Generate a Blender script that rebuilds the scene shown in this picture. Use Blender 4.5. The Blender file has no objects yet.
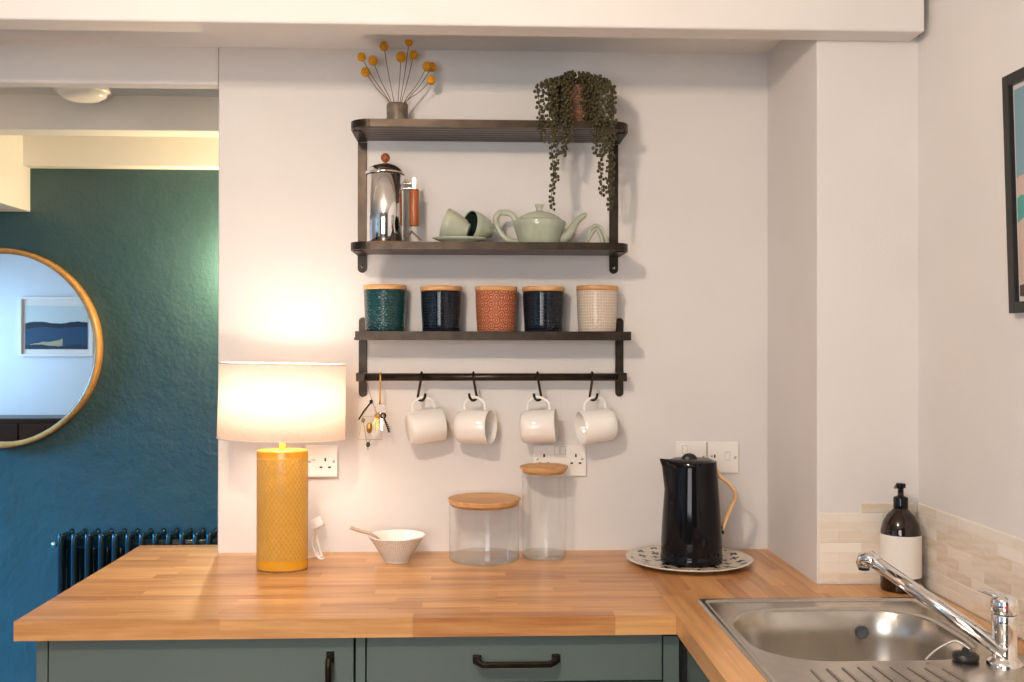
import bpy, bmesh, math, random
from mathutils import Vector, Matrix
PI = math.pi
random.seed(7)
SC = bpy.context.scene
COL = SC.collection

# ------------------------------------------------------------------ camera, light, exposure
cam_d = bpy.data.cameras.new('camera'); cam_d.lens = 35; cam_d.sensor_width = 36; cam_d.clip_start = 0.02
cam = bpy.data.objects.new('camera', cam_d); COL.objects.link(cam)
YAW, PITCH, ROLL = math.radians(2.24), math.radians(0.22), 0.0012
fw = Vector((math.sin(YAW)*math.cos(PITCH), math.cos(YAW)*math.cos(PITCH), math.sin(PITCH)))
rt = Vector((math.cos(YAW), -math.sin(YAW), 0)); up = rt.cross(fw)
r2 = rt*math.cos(ROLL) + up*math.sin(ROLL); u2 = -rt*math.sin(ROLL) + up*math.cos(ROLL)
cam.matrix_world = Matrix(((r2.x, u2.x, -fw.x, 0), (r2.y, u2.y, -fw.y, 0), (r2.z, u2.z, -fw.z, 1.49), (0, 0, 0, 1)))
SC.camera = cam
vs = SC.view_settings
vs.view_transform = 'Standard'; vs.look = 'None'; vs.gamma = 1; vs.use_curve_mapping = False
vs.exposure = 0.43
W = bpy.data.worlds.new('world'); SC.world = W; W.use_nodes = True
W.node_tree.nodes['Background'].inputs[0].default_value = (0.55, 0.72, 1.0, 1)
W.node_tree.nodes['Background'].inputs[1].default_value = 0.6

def area(name, loc, target, sx, sy, power, col):
    l = bpy.data.lights.new(name, 'AREA'); l.shape = 'RECTANGLE'; l.size = sx; l.size_y = sy
    l.energy = power; l.color = col
    o = bpy.data.objects.new(name, l); COL.objects.link(o); o.location = loc
    o.rotation_euler = (Vector(target)-Vector(loc)).to_track_quat('-Z', 'Y').to_euler()
    return o
# daylight entering by the window behind the camera and by the big window of the living room
area('daylight_kitchen_window', (-0.75, -0.97, 1.5), (-0.75, 3, 1.5), 1.15, 1.15, 26, (0.97, 0.95, 0.95))
area('daylight_living_window', (-5.15, 3.0, 1.55), (-1.7, 4.14, .15), 1.5, 1.6, 44, (0.06, 0.46, 1.0))
bpy.data.lights['daylight_living_window'].spread = 0.72
area('added_side_light', (-5.15, -.35, 1.45), (-3.4, -1.0, 1.4), .8, 1.3, 13, (0.42, 0.70, 1.0))  # added light that brightens the pale wall shown in the mirror
bpy.data.lights['added_side_light'].spread = 1.6

# ------------------------------------------------------------------ helpers
def link_obj(name, me, parent=None, loc=(0,0,0), rot=None):
    o = bpy.data.objects.new(name, me); COL.objects.link(o)
    o.location = loc
    if rot is not None: o.rotation_euler = rot
    if parent is not None: o.parent = parent
    return o
def tag(o, label=None, cat=None, group=None, kind=None):
    if label: o['label'] = label
    if cat: o['category'] = cat
    if group: o['group'] = group
    if kind: o['kind'] = kind
    return o
def thing(name, label, cat, loc=(0,0,0), rot=(0,0,0), group=None):
    o = bpy.data.objects.new(name, None); COL.objects.link(o); o.empty_display_size = .05
    o.location = loc; o.rotation_euler = rot
    return tag(o, label, cat, group)

class B:
    """collects geometry for ONE mesh object"""
    def __init__(s): s.v = []; s.f = []; s.uv = []; s.sm = []
    def add(s, vs, fs, smooth=False, uvs=None):
        n = len(s.v); s.v += [tuple(v) for v in vs]
        for i, f in enumerate(fs):
            s.f.append([k+n for k in f]); s.sm.append(smooth)
            s.uv.append(uvs[i] if uvs else None)
        return s
    def box(s, x0, x1, y0, y1, z0, z1):
        v = [(x0,y0,z0),(x1,y0,z0),(x1,y1,z0),(x0,y1,z0),(x0,y0,z1),(x1,y0,z1),(x1,y1,z1),(x0,y1,z1)]
        return s.add(v, [(3,2,1,0),(4,5,6,7),(0,1,5,4),(1,2,6,5),(2,3,7,6),(3,0,4,7)])
    def cbox(s, c, d): 
        return s.box(c[0]-d[0]/2, c[0]+d[0]/2, c[1]-d[1]/2, c[1]+d[1]/2, c[2]-d[2]/2, c[2]+d[2]/2)
    def obox(s, p0, p1, w, h, upv=(0,0,1)):
        """bar from p0 to p1, width w, height h"""
        p0 = Vector(p0); p1 = Vector(p1); d = (p1-p0).normalized(); u = Vector(upv)
        sd = d.cross(u).normalized(); u = sd.cross(d).normalized()
        v = []
        for p in (p0, p1):
            for a, b in ((-1,-1),(1,-1),(1,1),(-1,1)): v.append(p + sd*a*w/2 + u*b*h/2)
        return s.add(v, [(0,1,2,3),(7,6,5,4),(0,4,5,1),(1,5,6,2),(2,6,7,3),(3,7,4,0)])
    def lathe(s, prof, n=48, sx=1, sy=1, c=(0,0,0), smooth=True, close=False):
        """prof: list of (r, z) from one end to the other, revolved about z"""
        vs = []; fs = []; us = []
        m = len(prof)
        for r, z in prof:
            for i in range(n):
                a = 2*PI*i/n; vs.append((c[0]+r*math.cos(a)*sx, c[1]+r*math.sin(a)*sy, c[2]+z))
        pairs = m if close else m-1
        for j in range(pairs):
            j2 = (j+1) % m
            for i in range(n):
                i2 = (i+1) % n
                fs.append((j*n+i, j*n+i2, j2*n+i2, j2*n+i))
                us.append(((i/n, prof[j][1]), ((i+1)/n, prof[j][1]), ((i+1)/n, prof[j2][1]), (i/n, prof[j2][1])))
        return s.add(vs, fs, smooth, us)
    def tube(s, pts, r, n=8, closed=False, cap=True, flat=None):
        """round tube along pts; r number or list; flat=(w,h) gives an elliptical section"""
        P = [Vector(p) for p in pts]; m = len(P)
        rs = r if isinstance(r, (list, tuple)) else [r]*m
        T = []
        for i in range(m):
            if closed: t = P[(i+1) % m]-P[i-1]
            else: t = P[min(i+1, m-1)]-P[max(i-1, 0)]
            T.append(t.normalized())
        u = T[0].orthogonal().normalized()
        if flat is not None and len(flat) > 2: u = Vector(flat[2]); u = (u - T[0]*u.dot(T[0])).normalized()
        vs = []
        for i in range(m):
            u = (u - T[i]*u.dot(T[i])).normalized(); w = T[i].cross(u)
            for k in range(n):
                a = 2*PI*k/n
                f1, f2 = (flat[0], flat[1]) if flat else (1, 1)
                vs.append(P[i] + (u*math.cos(a)*f1 + w*math.sin(a)*f2)*rs[i])
        fs = []
        for i in range(m if closed else m-1):
            j = (i+1) % m
            for k in range(n):
                k2 = (k+1) % n; fs.append((i*n+k, i*n+k2, j*n+k2, j*n+k))
        if cap and not closed:
            fs.append(tuple(range(n))[::-1]); fs.append(tuple((m-1)*n+k for k in range(n)))
        return s.add(vs, fs, True)
    def prism(s, poly, z0, z1):
        n = len(poly)
        v = [(x,y,z0) for x,y in poly] + [(x,y,z1) for x,y in poly]
        f = [tuple(range(n))[::-1], tuple(range(n, 2*n))] + [(i,(i+1)%n,(i+1)%n+n,i+n) for i in range(n)]
        return s.add(v, f)
    def ball(s, c, r, n=10, m=7, sc=(1,1,1)):
        prof = [(max(1e-4, r*math.sin(PI*j/m)), -r*math.cos(PI*j/m)) for j in range(m+1)]
        vs = []; fs = []
        for rr, z in prof:
            for i in range(n):
                a = 2*PI*i/n; vs.append((c[0]+rr*math.cos(a)*sc[0], c[1]+rr*math.sin(a)*sc[1], c[2]+z*sc[2]))
        for j in range(m):
            for i in range(n): fs.append((j*n+i, j*n+(i+1)%n, (j+1)*n+(i+1)%n, (j+1)*n+i))
        return s.add(vs, fs, True)
    def xf(s, mat):
        s.v = [tuple(mat @ Vector(v)) for v in s.v]; return s
    def mesh(s, name, mat):
        me = bpy.data.meshes.new(name); me.from_pydata(s.v, [], s.f)
        if any(s.uv):
            ul = me.uv_layers.new(name='UVMap')
            for p, u in zip(me.polygons, s.uv):
                for k, li in enumerate(p.loop_indices): ul.data[li].uv = u[k] if u else (0, 0)
        me.polygons.foreach_set('use_smooth', s.sm)
        if mat: me.materials.append(mat)
        me.update(); return me
    def obj(s, name, mat, parent=None, loc=(0,0,0), rot=None, bevel=0, seg=2):
        o = link_obj(name, s.mesh(name, mat), parent, loc, rot)
        if bevel:
            b = o.modifiers.new('bevel', 'BEVEL'); b.width = bevel; b.segments = seg; b.limit_method = 'ANGLE'; b.angle_limit = 0.6
        return o
def fix_normals(o):
    bm = bmesh.new(); bm.from_mesh(o.data); bmesh.ops.recalc_face_normals(bm, faces=bm.faces); bm.to_mesh(o.data); bm.free(); return o
def bez(pts, n=8):
    """smooth curve through the points (Catmull-Rom)"""
    P = [Vector(p) for p in pts]; out = []
    for i in range(len(P)-1):
        a = P[max(i-1, 0)]; b = P[i]; c = P[i+1]; d = P[min(i+2, len(P)-1)]
        for k in range(n):
            t = k/n
            out.append(0.5*((2*b) + (c-a)*t + (2*a-5*b+4*c-d)*t*t + (3*b-a-3*c+d)*t**3))
    out.append(P[-1]); return out
def frame(z, x):
    z = Vector(z).normalized(); x = Vector(x); x = (x - z*x.dot(z)).normalized(); y = z.cross(x)
    return Matrix(((x.x,y.x,z.x,0),(x.y,y.y,z.y,0),(x.z,y.z,z.z,0),(0,0,0,1)))

# ------------------------------------------------------------------ materials
class S:
    """a shader socket with arithmetic"""
    def __init__(s, nt, k): s.nt = nt; s.k = k
    def _m(s, op, *a):
        n = s.nt.nodes.new('ShaderNodeMath'); n.operation = op
        for i, v in enumerate((s,)+a):
            if isinstance(v, S): s.nt.links.new(v.k, n.inputs[i])
            else: n.inputs[i].default_value = v
        return S(s.nt, n.outputs[0])
    def __add__(s, b): return s._m('ADD', b)
    def __sub__(s, b): return s._m('SUBTRACT', b)
    def __mul__(s, b): return s._m('MULTIPLY', b)
    def __truediv__(s, b): return s._m('DIVIDE', b)
    def sin(s): return s._m('SINE')
    def cos(s): return s._m('COSINE')
    def abs(s): return s._m('ABSOLUTE')
    def fract(s): return s._m('FRACT')
    def floor(s): return s._m('FLOOR')
    def min(s, b): return s._m('MINIMUM', b)
    def max(s, b): return s._m('MAXIMUM', b)
    def lt(s, b): return s._m('LESS_THAN', b)
    def gt(s, b): return s._m('GREATER_THAN', b)
    def sqrt(s): return s._m('SQRT')
    def mod(s, b): return s._m('FLOORED_MODULO', b)
    def ss(s, a, b):
        n = s.nt.nodes.new('ShaderNodeMapRange'); n.interpolation_type = 'SMOOTHSTEP'
        s.nt.links.new(s.k, n.inputs[0]); n.inputs[1].default_value = a; n.inputs[2].default_value = b
        return S(s.nt, n.outputs[0])
def srgb(r, g, b):
    f = lambda c: (c/255/12.92 if c/255 <= .04045 else ((c/255+.055)/1.055)**2.4)
    return (f(r), f(g), f(b), 1)
def new_mat(name):
    m = bpy.data.materials.new(name); m.use_nodes = True
    nt = m.node_tree; return m, nt, nt.nodes['Principled BSDF']
def coords(nt, kind='Object'):
    t = nt.nodes.new('ShaderNodeTexCoord'); sp = nt.nodes.new('ShaderNodeSeparateXYZ')
    nt.links.new(t.outputs[kind], sp.inputs[0])
    return t.outputs[kind], S(nt, sp.outputs[0]), S(nt, sp.outputs[1]), S(nt, sp.outputs[2])
def noise(nt, vec, scale, detail=3, sc3=None, rough=.5):
    n = nt.nodes.new('ShaderNodeTexNoise'); n.inputs['Scale'].default_value = scale; n.inputs['Detail'].default_value = detail
    n.inputs['Roughness'].default_value = rough
    if sc3:
        mp = nt.nodes.new('ShaderNodeMapping'); mp.inputs['Scale'].default_value = sc3
        nt.links.new(vec, mp.inputs[0]); vec = mp.outputs[0]
    nt.links.new(vec, n.inputs['Vector']); return S(nt, n.outputs[0])
def mixc(nt, fac, a, b):
    n = nt.nodes.new('ShaderNodeMix'); n.data_type = 'RGBA'
    if isinstance(fac, S): nt.links.new(fac.k, n.inputs[0])
    else: n.inputs[0].default_value = fac
    for i, v in ((6, a), (7, b)):
        if isinstance(v, tuple): n.inputs[i].default_value = v if len(v) == 4 else (*v, 1)
        else: nt.links.new(v, n.inputs[i])
    return n.outputs[2]
def bump(nt, bs, h, dist=.001, strength=1):
    b = nt.nodes.new('ShaderNodeBump'); b.inputs['Distance'].default_value = dist; b.inputs['Strength'].default_value = strength
    nt.links.new(h.k, b.inputs['Height']); nt.links.new(b.outputs[0], bs.inputs['Normal'])
def plain(name, col, rough=.5, metal=0, vary=.12, vscale=8, bscale=0, bdist=.0005, coat=0, ior=None):
    """one paint/metal/ceramic: slight mottling plus optional fine relief"""
    m, nt, bs = new_mat(name)
    c = col if len(col) == 4 else (*col, 1)
    vec, *_ = coords(nt)
    nz = noise(nt, vec, vscale, 4).ss(.3, .7)
    d = tuple(max(0, v*(1-vary)) for v in c[:3]) + (1,); l = tuple(min(1, v*(1+vary*.5)) for v in c[:3]) + (1,)
    nt.links.new(mixc(nt, nz, d, l), bs.inputs['Base Color'])
    bs.inputs['Roughness'].default_value = rough; bs.inputs['Metallic'].default_value = metal
    if coat: bs.inputs['Coat Weight'].default_value = coat; bs.inputs['Coat Roughness'].default_value = .05
    if ior: bs.inputs['IOR'].default_value = ior
    if bscale: bump(nt, bs, noise(nt, vec, bscale, 3), bdist)
    return m
def wood(name, a, b, rough=.4, grain=(3, 60, 60), per_object=0.0, bd=.0002):
    m, nt, bs = new_mat(name)
    vec, x, y, z = coords(nt)
    oi = nt.nodes.new('ShaderNodeObjectInfo'); rnd = S(nt, oi.outputs['Random'])
    ad = nt.nodes.new('ShaderNodeVectorMath'); ad.operation = 'ADD'; nt.links.new(vec, ad.inputs[0])
    cb = nt.nodes.new('ShaderNodeCombineXYZ'); nt.links.new((rnd*37.0).k, cb.inputs[0]); nt.links.new((rnd*91.0).k, cb.inputs[1]); nt.links.new((rnd*53.0).k, cb.inputs[2])
    nt.links.new(cb.outputs[0], ad.inputs[1]); v2 = ad.outputs[0]
    g = noise(nt, v2, 1, 5, grain, .6).ss(.32, .7)
    g2 = noise(nt, v2, 1, 2, tuple(k*.25 for k in grain)).ss(.35, .65)
    f = g*.55 + g2*.3
    if per_object: f = f*(1-per_object) + rnd*per_object
    nt.links.new(mixc(nt, f, a, b), bs.inputs['Base Color'])
    bs.inputs['Roughness'].default_value = rough
    bump(nt, bs, g, bd)
    return m
def wall_paint(name, col, rough=.7, bd=.0008, bs_=180, big=.0, spec=.5):
    m, nt, bs = new_mat(name)
    g = nt.nodes.new('ShaderNodeNewGeometry'); vec = g.outputs['Position']
    n1 = noise(nt, vec, bs_, 3); n2 = noise(nt, vec, 7, 4)
    c = (*col, 1); d = tuple(v*.95 for v in col) + (1,)
    nt.links.new(mixc(nt, noise(nt, vec, 3, 3).ss(.3, .7), d, c), bs.inputs['Base Color'])
    bs.inputs['Roughness'].default_value = rough; bs.inputs['Specular IOR Level'].default_value = spec
    bump(nt, bs, n1*.6 + n2*big, bd)
    return m

M = {}
M['white_wall'] = wall_paint('white_wall_paint', (.76, .735, .71), .75)
M['ceiling'] = wall_paint('ceiling_paint', (.80, .775, .745), .8, .0004)
M['cream'] = wall_paint('cream_beam_paint', (.80, .765, .70), .7, .0004)
M['teal_wall'] = wall_paint('teal_wall_paint', (.036, .084, .088), .36, .003, 60, 2.5)
M['blue_white'] = wall_paint('pale_living_wall_paint', (.72, .76, .80), .8)
M['dark_wall'] = wall_paint('dark_kitchen_wall_paint', (.10, .10, .085), .6)
M['floor'] = wood('floor_boards', srgb(150, 120, 90), srgb(110, 80, 55), .45, (30, 3, 30))
M['stave'] = wood('oiled_worktop_wood', srgb(230, 180, 120), srgb(158, 92, 42), .30, (4, 60, 60), .44)
M['lid_wood'] = wood('bamboo_lid_wood', srgb(222, 174, 116), srgb(188, 130, 74), .45, (6, 90, 90))
M['acacia'] = wood('orange_brown_wood', srgb(176, 98, 52), srgb(130, 62, 30), .35, (60, 60, 6))
M['ash'] = wood('pale_bent_wood', srgb(238, 194, 140), srgb(214, 158, 100), .4, (30, 30, 6))
M['cabinet'] = plain('sage_grey_cabinet_paint', srgb(94, 108, 104), .45, 0, .05, 5, 500, .0002)
M['dark'] = plain('dark_gap', (.01, .01, .01), .8)
M['iron'] = plain('aged_black_iron', srgb(56, 46, 37), .36, .7, .35, 30, 240, .0004)
M['slat'] = wood('dark_stained_slat', srgb(78, 54, 38), srgb(38, 26, 18), .35, (4, 120, 120), .3)
M['bronze'] = plain('dark_bronze', srgb(52, 42, 34), .35, .85, .3, 60)
M['chrome'] = plain('chrome', (.86, .84, .82), .07, 1, .02)
M['steel'] = plain('brushed_steel', (.60, .56, .50), .27, 1, .06, 40, 0)
M['brass'] = plain('brass', srgb(196, 150, 80), .28, 1, .15, 60)
M['white_gloss'] = plain('white_glazed_ceramic', srgb(244, 240, 234), .14, 0, .03, 6)
M['white_plastic'] = plain('white_plastic', srgb(240, 236, 230), .3, 0, .02, 6)
M['grey_plastic'] = plain('grey_plastic', srgb(208, 203, 197), .4)
M['shaded_glaze'] = plain('shaded_cup_glaze', srgb(40, 56, 48), .15, 0, .2, 20)  # shade inside the cups, put into the glaze colour
M['sage_glaze'] = plain('celadon_glaze', srgb(178, 184, 164), .12, 0, .12, 25)
M['black_gloss'] = plain('black_gloss_enamel', (.006, .006, .008), .06, 0, .1, 6, coat=.4)
M['black_gloss'].node_tree.nodes['Principled BSDF'].inputs['Coat Weight'].default_value = 0
M['black_gloss'].node_tree.nodes['Principled BSDF'].inputs['Specular IOR Level'].default_value = .24
M['black_matt'] = plain('black_plastic', (.012, .012, .012), .35)
M['mirror'] = plain('mirror_silver', (.93, .95, .96), .01, 1, 0)
M['gold'] = wood('golden_wood_rim', srgb(214, 160, 92), srgb(176, 118, 56), .3, (20, 20, 20))
M['radiator'] = plain('radiator_teal_enamel', (.003, .018, .028), .3, 0, .1, 8)
M['radiator'].node_tree.nodes['Principled BSDF'].inputs['Coat Weight'].default_value = 0
M['amber'] = plain('amber_glass', (.018, .005, .002), .06, 0, .2, 8, coat=.3)
M['paper'] = plain('white_paper_label', srgb(238, 234, 228), .7, 0, .02, 10)
M['cord'] = plain('white_flex', srgb(238, 234, 228), .4, 0, .03)
M['stone'] = plain('stoneware_grey', srgb(122, 110, 96), .5, .2, .35, 40, 120, .001)
M['stem'] = plain('dry_stem', srgb(128, 96, 58), .7, 0, .2, 60)
M['yellow_flower'] = plain('yellow_flower_head', srgb(232, 160, 32), .9, 0, .28, 260, 500, .002)
M['leaf'] = plain('succulent_leaf', srgb(70, 62, 33), .42, 0, .5, 90)
M['terracotta_pot'] = None
M['cream_ink'] = plain('mount_board', srgb(226, 220, 214), .8, 0, .02)

def glass_thin(name, tint=(.992, .995, .992), power=1.0):
    m = bpy.data.materials.new(name); m.use_nodes = True; nt = m.node_tree; nt.nodes.clear()
    out = nt.nodes.new('ShaderNodeOutputMaterial'); mx = nt.nodes.new('ShaderNodeMixShader')
    tr = nt.nodes.new('ShaderNodeBsdfTransparent'); tr.inputs[0].default_value = (*tint, 1)
    gl = nt.nodes.new('ShaderNodeBsdfGlossy'); gl.inputs['Roughness'].default_value = .03
    lw = nt.nodes.new('ShaderNodeLayerWeight'); lw.inputs[0].default_value = .5
    fa = S(nt, lw.outputs['Facing']); f = (fa*fa*fa*fa*.55+.035)*power
    nt.links.new(f.k, mx.inputs[0]); nt.links.new(tr.outputs[0], mx.inputs[1]); nt.links.new(gl.outputs[0], mx.inputs[2])
    nt.links.new(mx.outputs[0], out.inputs[0]); return m
M['glass'] = glass_thin('clear_jar_glass', power=1.5)
M['base_glass'] = glass_thin('jar_base_glass', (.96, .975, .96), 2.2)
M['pane'] = glass_thin('picture_glass', (.99, .99, .99), .5)
m, nt, bs = new_mat('thick_glass'); bs.inputs['Transmission Weight'].default_value = 1; bs.inputs['Roughness'].default_value = .02
bs.inputs['Base Color'].default_value = (.95, .97, .95, 1); bs.inputs['IOR'].default_value = 1.4; M['thick_glass'] = m

def shade_mat():
    m = bpy.data.materials.new('linen_lampshade'); m.use_nodes = True; nt = m.node_tree; nt.nodes.clear()
    out = nt.nodes.new('ShaderNodeOutputMaterial'); mx = nt.nodes.new('ShaderNodeMixShader'); mx.inputs[0].default_value = .5
    d = nt.nodes.new('ShaderNodeBsdfDiffuse'); t = nt.nodes.new('ShaderNodeBsdfTranslucent')
    vec, x, y, z = coords(nt, 'UV')
    weave = (noise(nt, vec, 1, 2, (900, 160, 1)) + noise(nt, vec, 1, 2, (70, 1500, 1)))*.5
    c = mixc(nt, weave.ss(.35, .65), srgb(238, 226, 214), srgb(250, 242, 234))
    nt.links.new(c, d.inputs[0]); nt.links.new(c, t.inputs[0])
    nt.links.new(d.outputs[0], mx.inputs[1]); nt.links.new(t.outputs[0], mx.inputs[2]); nt.links.new(mx.outputs[0], out.inputs[0]); return m
M['shade'] = shade_mat()

def patterned(name, base, line, kind, rough=.18, bd=.0012):
    """glazed ceramic with an embossed pattern in (u round the pot, v height in metres)"""
    m, nt, bs = new_mat(name)
    vec, u, v, _ = coords(nt, 'UV')
    if kind == 'lattice':          # raised diamond lattice, plain bands at both ends
        a = u*34.0; b = v*58.0
        h = ((a+b).fract()-.5).abs().min(((a-b).fract()-.5).abs()).ss(.12, .03)
        h2 = (((a+b)*2.0).fract()-.5).abs().min((((a-b)*2.0).fract()-.5).abs()).ss(.12, .02)*.35
        band = v.ss(.025, .03)*v.ss(.285, .28)
        h = (h.max(h2))*band
    elif kind == 'dots':
        x = (u*46.0).fract()-.5; y = (v*130.0).fract()-.5
        h = ((x*x+y*y).sqrt()).ss(.36, .2)
    elif kind == 'scallop':
        row = (v*70.0).floor(); x = (u*18.0+row*.5).fract()-.5; y = (v*70.0).fract()
        h = ((x*x*1.3+y*y).sqrt()*14.0).sin()*.5+.5
    elif kind == 'rings':
        x = (u*12.0).fract()-.5; y = (v*33.0).fract()-.5
        r = (x*x+y*y).sqrt(); d = ((u*12.0+.5).fract()-.5); e = ((v*33.0+.5).fract()-.5)
        r2_ = (d*d+e*e).sqrt(); h = (r.min(r2_)*32.0).sin()*.5+.5
    elif kind == 'flutes':
        h = (u*440.0).sin()*.5+.5
        h = h*(noise(nt, vec, 1, 2, (60, 220, 1)).ss(.3, .6))
    c = mixc(nt, h, base, line)
    nt.links.new(c, bs.inputs['Base Color']); bs.inputs['Roughness'].default_value = rough
    bump(nt, bs, h, bd)
    return m
M['lamp_glaze'] = patterned('yellow_embossed_glaze', srgb(230, 164, 44), srgb(248, 208, 118), 'lattice', .2, .002)
M['teal_can'] = patterned('teal_scalloped_glaze', srgb(14, 50, 56), srgb(24, 68, 68), 'scallop', .12, .0006)
M['navy_can'] = patterned('navy_dotted_glaze', srgb(9, 18, 30), srgb(32, 46, 58), 'dots', .12, .0028)
M['terra_can'] = patterned('terracotta_ringed_glaze', srgb(146, 70, 42), srgb(208, 134, 96), 'rings', .18, .0014)
M['cream_can'] = patterned('cream_dotted_glaze', srgb(206, 190, 172), srgb(234, 222, 206), 'dots', .22, .0014)
M['terracotta_pot'] = patterned('brown_beaded_pot', srgb(120, 82, 58), srgb(176, 130, 96), 'dots', .5, .002)
M['bowl_glaze'] = patterned('bowl_brushed_glaze', srgb(206, 204, 200), srgb(236, 232, 226), 'flutes', .25, .0005)

# plate with scattered black crosses
m, nt, bs = new_mat('cross_printed_plate'); M['cross'] = m
vec, x, y, z = coords(nt)
gx = x*25.0+.3; gy = y*25.0+.15
ci = gx.floor(); cj = gy.floor()
par = (ci+cj*2.0).mod(3.0)*.5; jx = ((ci*12.9+cj*78.2).sin()*43.7).fract()*.3-.15
px_ = gx.fract()-.5+jx; py_ = gy.fract()-.5-jx*.6
ca, sa = par.cos(), par.sin()
qx = (px_*ca-py_*sa).abs(); qy = (px_*sa+py_*ca).abs()
ink = qx.min(qy).lt(.10)*qx.max(qy).lt(.32)*(x*x+y*y).lt(.0225)
nt.links.new(mixc(nt, ink, srgb(222, 212, 196), srgb(24, 24, 28)), bs.inputs['Base Color']); bs.inputs['Roughness'].default_value = .2

# marble mosaic tile: tone differs from tile to tile
m, nt, bs = new_mat('marble_tile'); M['tile'] = m
vec, x, y, z = coords(nt)
oi = nt.nodes.new('ShaderNodeObjectInfo'); rnd = S(nt, oi.outputs['Random'])
vein = noise(nt, vec, 1, 4, (18, 18, 90)).ss(.35, .7)
base = mixc(nt, rnd, srgb(242, 234, 224), srgb(214, 196, 170))
nt.links.new(mixc(nt, vein*.45, base, srgb(240, 234, 226)), bs.inputs['Base Color']); bs.inputs['Roughness'].default_value = .28
M['grout'] = plain('tile_grout', srgb(232, 224, 212), .8, 0, .04, 40)

def art_mat(name, bands, sx=1.0):
    """flat print: soft-edged horizontal shapes; bands = [(height 0..1, colour)]"""
    m, nt, bs = new_mat(name)
    vec, x, y, z = coords(nt, 'Generated')
    return m, nt, bs, vec, x, y, z

# ------------------------------------------------------------------ the setting
def struct(o, label=None):
    o['kind'] = 'structure'
    if label: o['label'] = label
    return o
WY = 2.755        # face of the white wall
struct(B().box(-5.2, 1.3, -1.1, 4.3, -.05, 0).obj('floor', M['floor']))
struct(B().box(-.698, 1.3, WY, WY+.11, 0, 2.5).obj('wall_back', M['white_wall'], bevel=.004), 'white painted wall carrying the shelves')
struct(B().box(.822, 1.3, 2.35, WY, 0, 2.5).obj('wall_pillar', M['white_wall'], bevel=.004), 'white boxed pillar beside the alcove')
struct(B().box(1.068, 1.2, -1.1, 2.36, 0, 2.5).obj('wall_right', M['white_wall']))
struct(B().box(-5.2, -2.2, -1.1, -1.0, 0, 2.5).obj('wall_front_living', M['blue_white']), 'pale living room wall behind the camera')
struct(B().box(-2.2, 1.2, -1.1, -1.0, 0, .95).box(-2.2, -1.35, -1.1, -1.0, .95, 2.1).box(-.15, 1.2, -1.1, -1.0, .95, 2.1).box(-2.2, 1.2, -1.1, -1.0, 2.1, 2.5).obj('wall_front', M['dark_wall']), 'dark green kitchen wall behind the camera')
struct(B().box(-5.3, -5.2, -1.1, -.8, 0, 2.5).box(-5.3, -5.2, .1, 2.2, 0, 2.5).box(-5.3, -5.2, 3.8, 4.3, 0, 2.5).box(-5.3, -5.2, 2.2, 3.8, 0, .5).box(-5.3, -5.2, 2.2, 3.8, 2.2, 2.5).box(-5.3, -5.2, -.8, .1, 0, .75).box(-5.3, -5.2, -.8, .1, 2.15, 2.5).obj('wall_left', M['blue_white']))
struct(B().box(-5.2, 1.3, 4.14, 4.24, 0, 2.5).obj('wall_far', M['teal_wall']), 'teal blue plaster wall of the next room')
struct(B().box(1.2, 1.3, WY+.11, 4.14, 0, 2.5).obj('wall_far_right', M['white_wall']))
struct(B().box(-5.2, 1.2, -1.1, 2.27, 2.42, 2.5).box(-5.2, 1.2, 2.35, WY, 2.305, 2.5).box(-5.2, 1.3, WY+.04, 4.14, 2.35, 2.5).obj('ceiling', M['ceiling']))
struct(B().box(-5.2, 1.048, 2.27, 2.35, 2.2185, 2.45).obj('trim_1', M['ceiling'], bevel=.005), 'white ceiling beam in front of the alcove')
struct(B().box(-5.2, -.698, WY, WY+.05, 2.200, 2.5).obj('trim_2', M['ceiling'], bevel=.008), 'white lintel over the opening to the next room')
struct(B().box(-5.2, 1.2, 3.49, 3.60, 2.231, 2.36).obj('trim_3', M['ceiling'], bevel=.006), 'white cross beam in the next room')
struct(B().box(-5.2, 1.2, 4.07, 4.14, 2.208, 2.36).obj('trim_4', M['cream'], bevel=.004), 'cream boxed cornice above the teal wall')
struct(B().box(-2.0, -1.808, 2.95, 4.14, 2.031, 2.36).obj('trim_5', M['ceiling'], bevel=.003), 'white downstand beam at the left of the teal wall')
struct(B().box(-5.2, 1.2, 4.125, 4.14, 0, .1).obj('baseboard_far', M['cream']))
# two windows for the daylight, and one added to light the pale wall
w1 = struct(B().box(-1.35, -.15, -1.07, -1.03, .95, 1.0).box(-1.35, -.15, -1.07, -1.03, 2.05, 2.1).box(-1.35, -1.3, -1.07, -1.03, 1.0, 2.05).box(-.2, -.15, -1.07, -1.03, 1.0, 2.05).box(-.77, -.73, -1.07, -1.03, 1.0, 2.05).obj('window_1', M['white_plastic']), 'white window behind the camera')
B().box(-1.30, -.77, -1.052, -1.048, 1.0, 2.05).obj('pane', M['pane'], w1); B().box(-.73, -.20, -1.052, -1.048, 1.0, 2.05).obj('pane', M['pane'], w1)
def side_window(name, y0, y1, z0, z1, label):
    ym = (y0+y1)/2
    w = struct(B().box(-5.27, -5.23, y0, y1, z0, z0+.05).box(-5.27, -5.23, y0, y1, z1-.05, z1).box(-5.27, -5.23, y0, y0+.05, z0+.05, z1-.05).box(-5.27, -5.23, y1-.05, y1, z0+.05, z1-.05).box(-5.27, -5.23, ym-.03, ym+.03, z0+.05, z1-.05).obj(name, M['white_plastic']), label)
    B().box(-5.252, -5.248, y0+.05, ym-.03, z0+.05, z1-.05).obj('pane', M['pane'], w); B().box(-5.252, -5.248, ym+.03, y1-.05, z0+.05, z1-.05).obj('pane', M['pane'], w)
side_window('window_2', 2.2, 3.8, .5, 2.2, 'large white window of the next room')
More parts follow.
